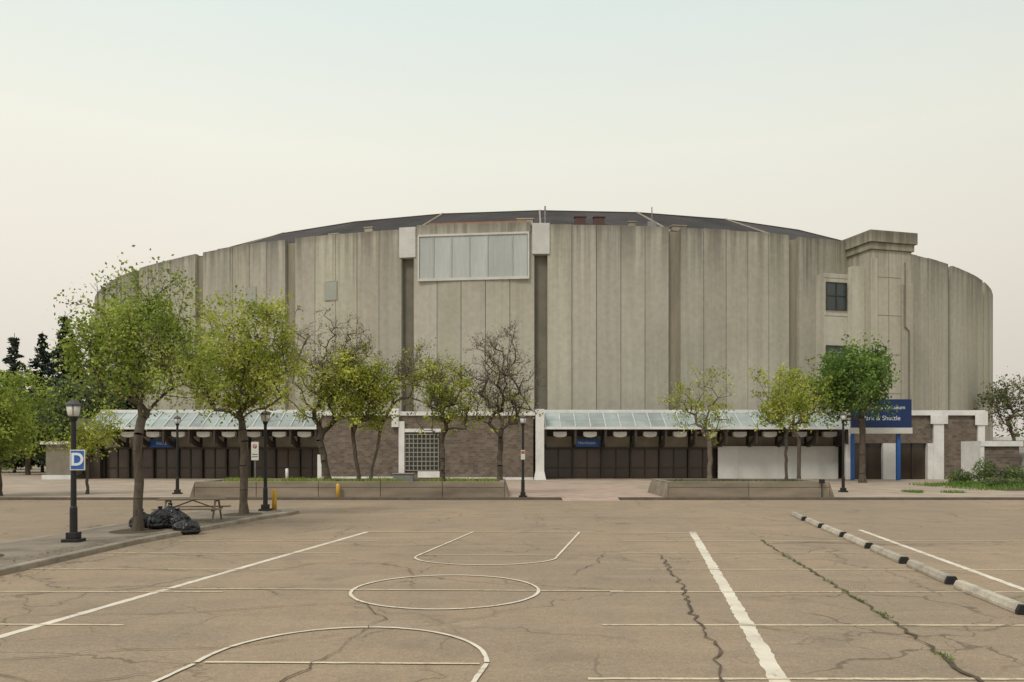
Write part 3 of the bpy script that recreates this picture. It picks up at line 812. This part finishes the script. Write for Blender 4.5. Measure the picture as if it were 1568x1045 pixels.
wh.box(-16.5, -9.9, 71.05, 71.19, .12, .38); wh.box(-6.2, 1.85, 71.05, 71.19, .12, .32)
lat = MB(); lat.box(-9.3, -6.4, 71.08, 71.15, .9, 4.1); lat.obj('glass_block_window', M['winglass'], arena)
lg = MB()
for i in range(9): lg.box(-9.3+i*.362-.035, -9.3+i*.362+.035, 71.0, 71.06, .9, 4.1)
for i in range(9): lg.box(-9.3, -6.4, 70.98, 70.997, .9+i*.39, .9+i*.39+.07)
lg.obj('glass_block_mullions', M['tan'], arena)
wh.box(-41.2, -38.6, 71.5, 72.0, .12, .5); tn.box(-41, -38.8, 71.8, 74, .5, 3.2, .7); wh.box(-41.3, -38.6, 71.4, 74, 3.203, 3.45)
dk.box(-38.5, -37.1, 73.5, 74.6, .12, 3.2)
YR = 72.0
br.box(29.9, 37.1, YR, 74.8, 3.3, 5.75); br.box(38.0, 41.0, YR, 74.8, .12, 5.75)
wh.box(29.6, 41.6, YR-.25, 74.8, 5.753, 6.2)
wh.box(37.1, 38.0, YR-.2, 74.8, .12, 5.75); wh.box(36.8, 38.3, YR-.3, YR-.203, 5.0, 5.75)
wh.box(41.0, 41.6, YR-.2, 74.8, .12, 5.75); wh.box(40.7, 41.8, YR-.3, YR-.253, 4.9, 6.1)
wh.box(32.7, 34.2, YR-.1, YR+.3, .12, 3.297); wh.box(36.6, 37.097, YR-.15, YR+.3, .12, 3.297)
wh.box(29.4, 29.88, YR-.1, YR+.5, .12, 5.75)
gl.box(29.9, 32.7, YR+.3, YR+.5, .12, 3.3); gl.box(34.2, 36.6, YR+.3, YR+.5, .12, 3.3)
dk.box(31.25, 31.35, YR+.2, YR+.297, .12, 3.3); dk.box(35.35, 35.45, YR+.2, YR+.297, .12, 3.3)
br.box(35.5, 38.2, 61.5, 64, .12, 2.95); wh.box(35.2, 38.4, 61.3, 64, 2.953, 3.35); wh.box(35.2, 35.497, 61.35, 64, .12, 2.95)
wh.box(38.9, 45, 61, 63, 2.5, 2.85); br.box(39.2, 45, 61.2, 63, .12, 2.497); wh.box(38.85, 39.197, 61.1, 63, .12, 2.497)
wh.obj('white_trim', M['white'], arena); br.obj('brick_walls', M['brick'], arena); dk.obj('bronze_brackets_and_mullions', M['darkbrown'], arena)
gl.obj('entrance_doors', M['doorglass'], arena); cg.obj('canopy_glazing', M['canopy'], arena); tn.obj('soffit_panels', M['tan'], arena); lt.obj('downlight_housings', M['white'], arena)
def door_sign(x, z, s):
    e = empty('entrance_name_sign', (x, 73.2, z)); b = MB(); b.box(-1.15, 1.15, 0, .1, -.36, .36); b.obj('sign_panel', M['blue'], e, bevel=.02)
    text('sign_lettering', s, .38, M['letter'], e, (0, -.012, 0))
door_sign(6.7, 3.35, 'Northeast'); door_sign(-31.4, 3.3, 'North')

e = empty('blue_entrance_sign', (31.0, 69.0, .12))
b = MB(); b.box(-2.3, -2.05, 0, .25, 0, 6.0); b.box(1.55, 1.85, 0, .25, 0, 6.0); b.obj('posts', M['blue'], e)
b = MB(); b.box(-2.4, 2.65, -.28, -.003, 4.45, 6.85, 1.0); b.obj('sign_panel', M['navy'], e, bevel=.02)
b = MB(); b.box(-2.5, 2.7, -.33, -.0, 3.95, 4.447); b.obj('sign_fascia', M['lampglass'], e, bevel=.02)
text('lettering_top', 'Northlands Coliseum', .46, M['letter'], e, (.1, -.295, 6.15))
text('lettering_bottom', 'Park & Shuttle', .55, M['letter'], e, (.1, -.295, 5.25))

# ------------------------------------------------------------------ street furniture
def lamp(base, H, sign=False, banner=False):
    e = empty('street_lamp', base)
    b = MB(); b.box(-.22, .22, -.22, .22, 0, .09); b.box(-.14, .14, -.14, .14, .093, .26)
    b.tube([(0, 0, .1), (0, 0, .9), (0, 0, .95), (0, 0, H-.62), (0, 0, H-.55), (0, 0, H-.48)], [.10, .095, .075, .065, .10, .12], 10)
    b.obj('post', M['black'], e, bevel=.01)
    b = MB(); b.tube([(0, 0, H-.48), (0, 0, H-.44), (0, 0, H-.2)], [.11, .14, .18], 12); b.obj('lantern_globe', M['lampglass'], e, smooth=True)
    b = MB(); b.tube([(0, 0, H-.2), (0, 0, H-.16), (0, 0, H-.07), (0, 0, H-.05), (0, 0, H)], [.205, .205, .10, .035, .02], 12)
    for k in range(4):
        an = k*math.pi/2+.4; b.tube([(math.cos(an)*.14, math.sin(an)*.14, H-.45), (math.cos(an)*.185, math.sin(an)*.185, H-.19)], [.012, .012], 4)
    b.obj('lantern_cap', M['cap'], e)
    if sign:
        s = MB(); s.box(-.03, .37, -.13, -.11, 1.90, 2.44); s.obj('sign_plate', M['lampglass'], e)
        s = MB(); s.box(0, .34, -.137, -.131, 1.93, 2.41); s.obj('sign_face', M['blue'], e)
        text('letter_d', 'D', .46, M['letter'], e, (.17, -.142, 2.17), bold=.012)
    if banner:
        s = MB(); s.box(-.11, .11, -.1, -.075, 2.0, 2.5); s.obj('notice_plate', M['lampglass'], e)
        s = MB(); s.box(-.09, .09, -.106, -.101, 2.3, 2.45); s.obj('notice_text_panel', M['red'], e)
lamp((-11.6, 21.6, .13), 3.8, sign=True)
lamp((-10.0, 33.1, .13), 4.1)
lamp((-19.1, 46.6, .12), 4.5)
lamp((.58, 43.3, .12), 4.4, banner=True)
lamp((19.8, 48.8, .12), 4.8)

def bollard(base, h, mat, r=.09):
    e = empty('bollard', base); b = MB()
    b.tube([(0, 0, 0), (0, 0, h-.05), (0, 0, h-.01), (0, 0, h)], [r, r, r*.7, r*.2], 12); b.obj('bollard_post', mat, e, smooth=True)
bollard((-9.75, 33.5, .13), .85, M['yellow'], .1)
bollard((-9.2, 43.15, .12), .72, M['yellow'], .1)
bollard((-19.3, 70, .12), 1.0, M['white'], .13)

e = empty('parking_sign', (-14.0, 44.5, .12)); b = MB(); b.tube([(0, 0, 0), (0, 0, 3.0)], [.03, .03], 6); b.obj('sign_post', M['steel'], e)
b = MB(); b.box(-.20, .20, -.05, -.03, 1.95, 2.95); b.obj('sign_plate', M['lampglass'], e)
b = MB(); b.tube([(0, -.054, 2.7), (0, -.051, 2.7)], [.12, .12], 14); b.obj('sign_ring', M['red'], e)
text('sign_letter', 'P', .2, M['letter'], e, (0, -.062, 2.7))
b = MB(); b.box(-.15, .15, -.056, -.051, 2.25, 2.29); b.box(-.15, .15, -.056, -.051, 2.12, 2.16); b.obj('sign_text_lines', M['black'], e)

e = empty('utility_cabinet', (-6.1, 46.0, .78)); b = MB(); b.box(-.55, .55, -.35, .35, 0, .48); b.box(-.6, .6, -.4, .4, .483, .55); b.obj('cabinet_body', M['steel'], e, bevel=.02)
e = empty('ground_flood_light', (16.4, 43.2, .12)); b = MB(); b.box(-.12, .12, -.1, .1, .75, .95); b.tube([(0, 0, 0), (0, 0, .76)], [.03, .03], 6); b.obj('flood_light_body', M['black'], e)

e = empty('picnic_table', (-10.95, 28.0, .134), R_(8))
b = MB()
for k in range(5): b.box(-1.1, 1.1, -.37+k*.15, -.37+k*.15+.135, .74, .785, random.uniform(.85, 1.3))
for s in (-1, 1):
    for k in range(2):
        y = s*.76+(k-.5)*.14; b.box(-1.1, 1.1, y-.063, y+.063, .44, .485, random.uniform(.85, 1.3))
b.obj('planks', M['wood'], e, bevel=.005)
b = MB()
for x in (-.8, .8):
    for s in (-1, 1): b.tube([(x, s*.25, .735), (x, s*.72, 0)], [.035, .035], 6)
    b.tube([(x, -.84, .41), (x, .84, .41)], [.03, .03], 6); b.tube([(x, -.36, .705), (x, .36, .705)], [.03, .03], 6)
b.tube([(-.8, 0, .42), (0, 0, .72)], [.022, .022], 6); b.tube([(.8, 0, .42), (0, 0, .72)], [.022, .022], 6)
b.obj('steel_frame', M['wood'], e)

def bag(base, sx, sy, sz, seed):
    e = empty('garbage_bag', base, seed*1.3)
    bm = bmesh.new(); bmesh.ops.create_icosphere(bm, subdivisions=5, radius=1)
    for v in bm.verts:
        p = v.co.copy()
        n1 = mnoise.noise(p*1.3+Vector((seed*5, 0, 0))); n2 = abs(mnoise.noise(p*3.4+Vector((0, seed*3, 0)))); n3 = abs(mnoise.noise(p*8+Vector((seed, 0, 0))))
        q = p*(1+.22*n1-.22*n2-.09*n3)
        top = max(0, p.z-.72)/.28
        q.x *= 1-.62*top; q.y *= 1-.62*top; q.z += top*.25
        q.z = max(q.z, -.72)
        if q.z < -.3: q.x *= 1.08; q.y *= 1.08
        v.co = Vector((q.x*sx, q.y*sy, (q.z+.72)*sz))
    me = bpy.data.meshes.new('bag_body'); bm.to_mesh(me); bm.free(); me.materials.append(M['bag'])
    me.polygons.foreach_set('use_smooth', [True]*len(me.polygons))
    ob = bpy.data.objects.new('bag_body', me); scene.collection.objects.link(ob); ob.parent = e
    k = MB(); z = 1.85*sz; k.tube([(0, 0, z-.12), (0.01, 0, z-.04), (.03, .02, z+.06)], [.06, .03, .08], 8, cap=False); k.obj('tied_neck', M['bag'], e, smooth=True)
bag((-10.95, 25.4, .134), .46, .38, .33, 1); bag((-10.42, 25.5, .134), .40, .34, .30, 2)
bag((-11.6, 25.6, .134), .36, .33, .28, 3); bag((-10.9, 26.0, .134), .40, .36, .37, 4); bag((-9.95, 24.9, .0), .42, .34, .25, 5)

e = empty('distant_low_building', (70, 118, 0)); b = MB(); b.box(-6, 30, 0, 12, 0, 4.2); b.obj('building_walls', M['tan'], e)
b = MB(); b.box(-6.2, 30.2, -.2, 12.2, 4.203, 4.7); b.obj('building_roof', M['white'], e)

# ------------------------------------------------------------------ sky, sun, camera
w = bpy.data.worlds.new('World'); scene.world = w; w.use_nodes = True; nt = w.node_tree
bg = nt.nodes['Background']
SUN_EL, SUN_AZ = 50, 215
sky = nt.nodes.new('ShaderNodeTexSky'); sky.sky_type = 'NISHITA'; sky.sun_disc = False
sky.sun_elevation = R_(SUN_EL); sky.sun_rotation = R_(SUN_AZ); sky.air_density = 1.2; sky.dust_density = 6
tc = nt.nodes.new('ShaderNodeTexCoord'); sp = nt.nodes.new('ShaderNodeSeparateXYZ'); nt.links.new(tc.outputs['Generated'], sp.inputs[0])
ramp = nt.nodes.new('ShaderNodeValToRGB'); cr_ = ramp.color_ramp
nt.links.new(sp.outputs[2], ramp.inputs[0])
stops = [(0.0, (.76, .69, .63)), (.10, (.82, .755, .665)), (.22, (.93, .87, .76)), (.34, (.96, .95, .83)), (.48, (.83, .915, .865)), (1.0, (1.12, 1.14, 1.12))]
cr_.elements[0].position = 0; cr_.elements[0].color = (*stops[0][1], 1); cr_.elements[1].position = 1; cr_.elements[1].color = (*stops[-1][1], 1)
for p_, c_ in stops[1:-1]:
    el = cr_.elements.new(p_); el.color = (*c_, 1)
sx = maprange(nt, sp.outputs[0], -.6, .6, 1.05, .92)
col = mixc(nt, 1.0, ramp.outputs[0], sx, 'MULTIPLY')
hz = noise_(nt, tc.outputs['Generated'], 1.3, 2)
col = mixc(nt, 1.0, col, maprange(nt, hz, .3, .7, .975, 1.025), 'MULTIPLY')
sk = mixc(nt, 1.0, sky.outputs[0], (.07, .07, .07), 'MULTIPLY')
col = mixc(nt, .88, sk, col)
nt.links.new(col, bg.inputs[0]); bg.inputs[1].default_value = 1.0

sl = bpy.data.lights.new('sun', 'SUN'); sl.energy = 1.5; sl.angle = R_(12); sl.color = (1, .93, .82)
so = bpy.data.objects.new('sun', sl); scene.collection.objects.link(so)
az, el = R_(SUN_AZ), R_(SUN_EL)
d = Vector((math.sin(az)*math.cos(el), math.cos(az)*math.cos(el), math.sin(el)))
so.rotation_euler = d.to_track_quat('Z', 'Y').to_euler()

cam = bpy.data.cameras.new('camera'); co = bpy.data.objects.new('camera', cam); scene.collection.objects.link(co)
co.location = (0, 0, 2.5); co.rotation_euler = (R_(90), 0, 0)
cam.sensor_width = 36; cam.lens = 28.7; cam.shift_y = .1087; cam.clip_end = 6000
scene.camera = co
scene.view_settings.view_transform = 'Standard'; scene.view_settings.look = 'None'; scene.view_settings.exposure = 0
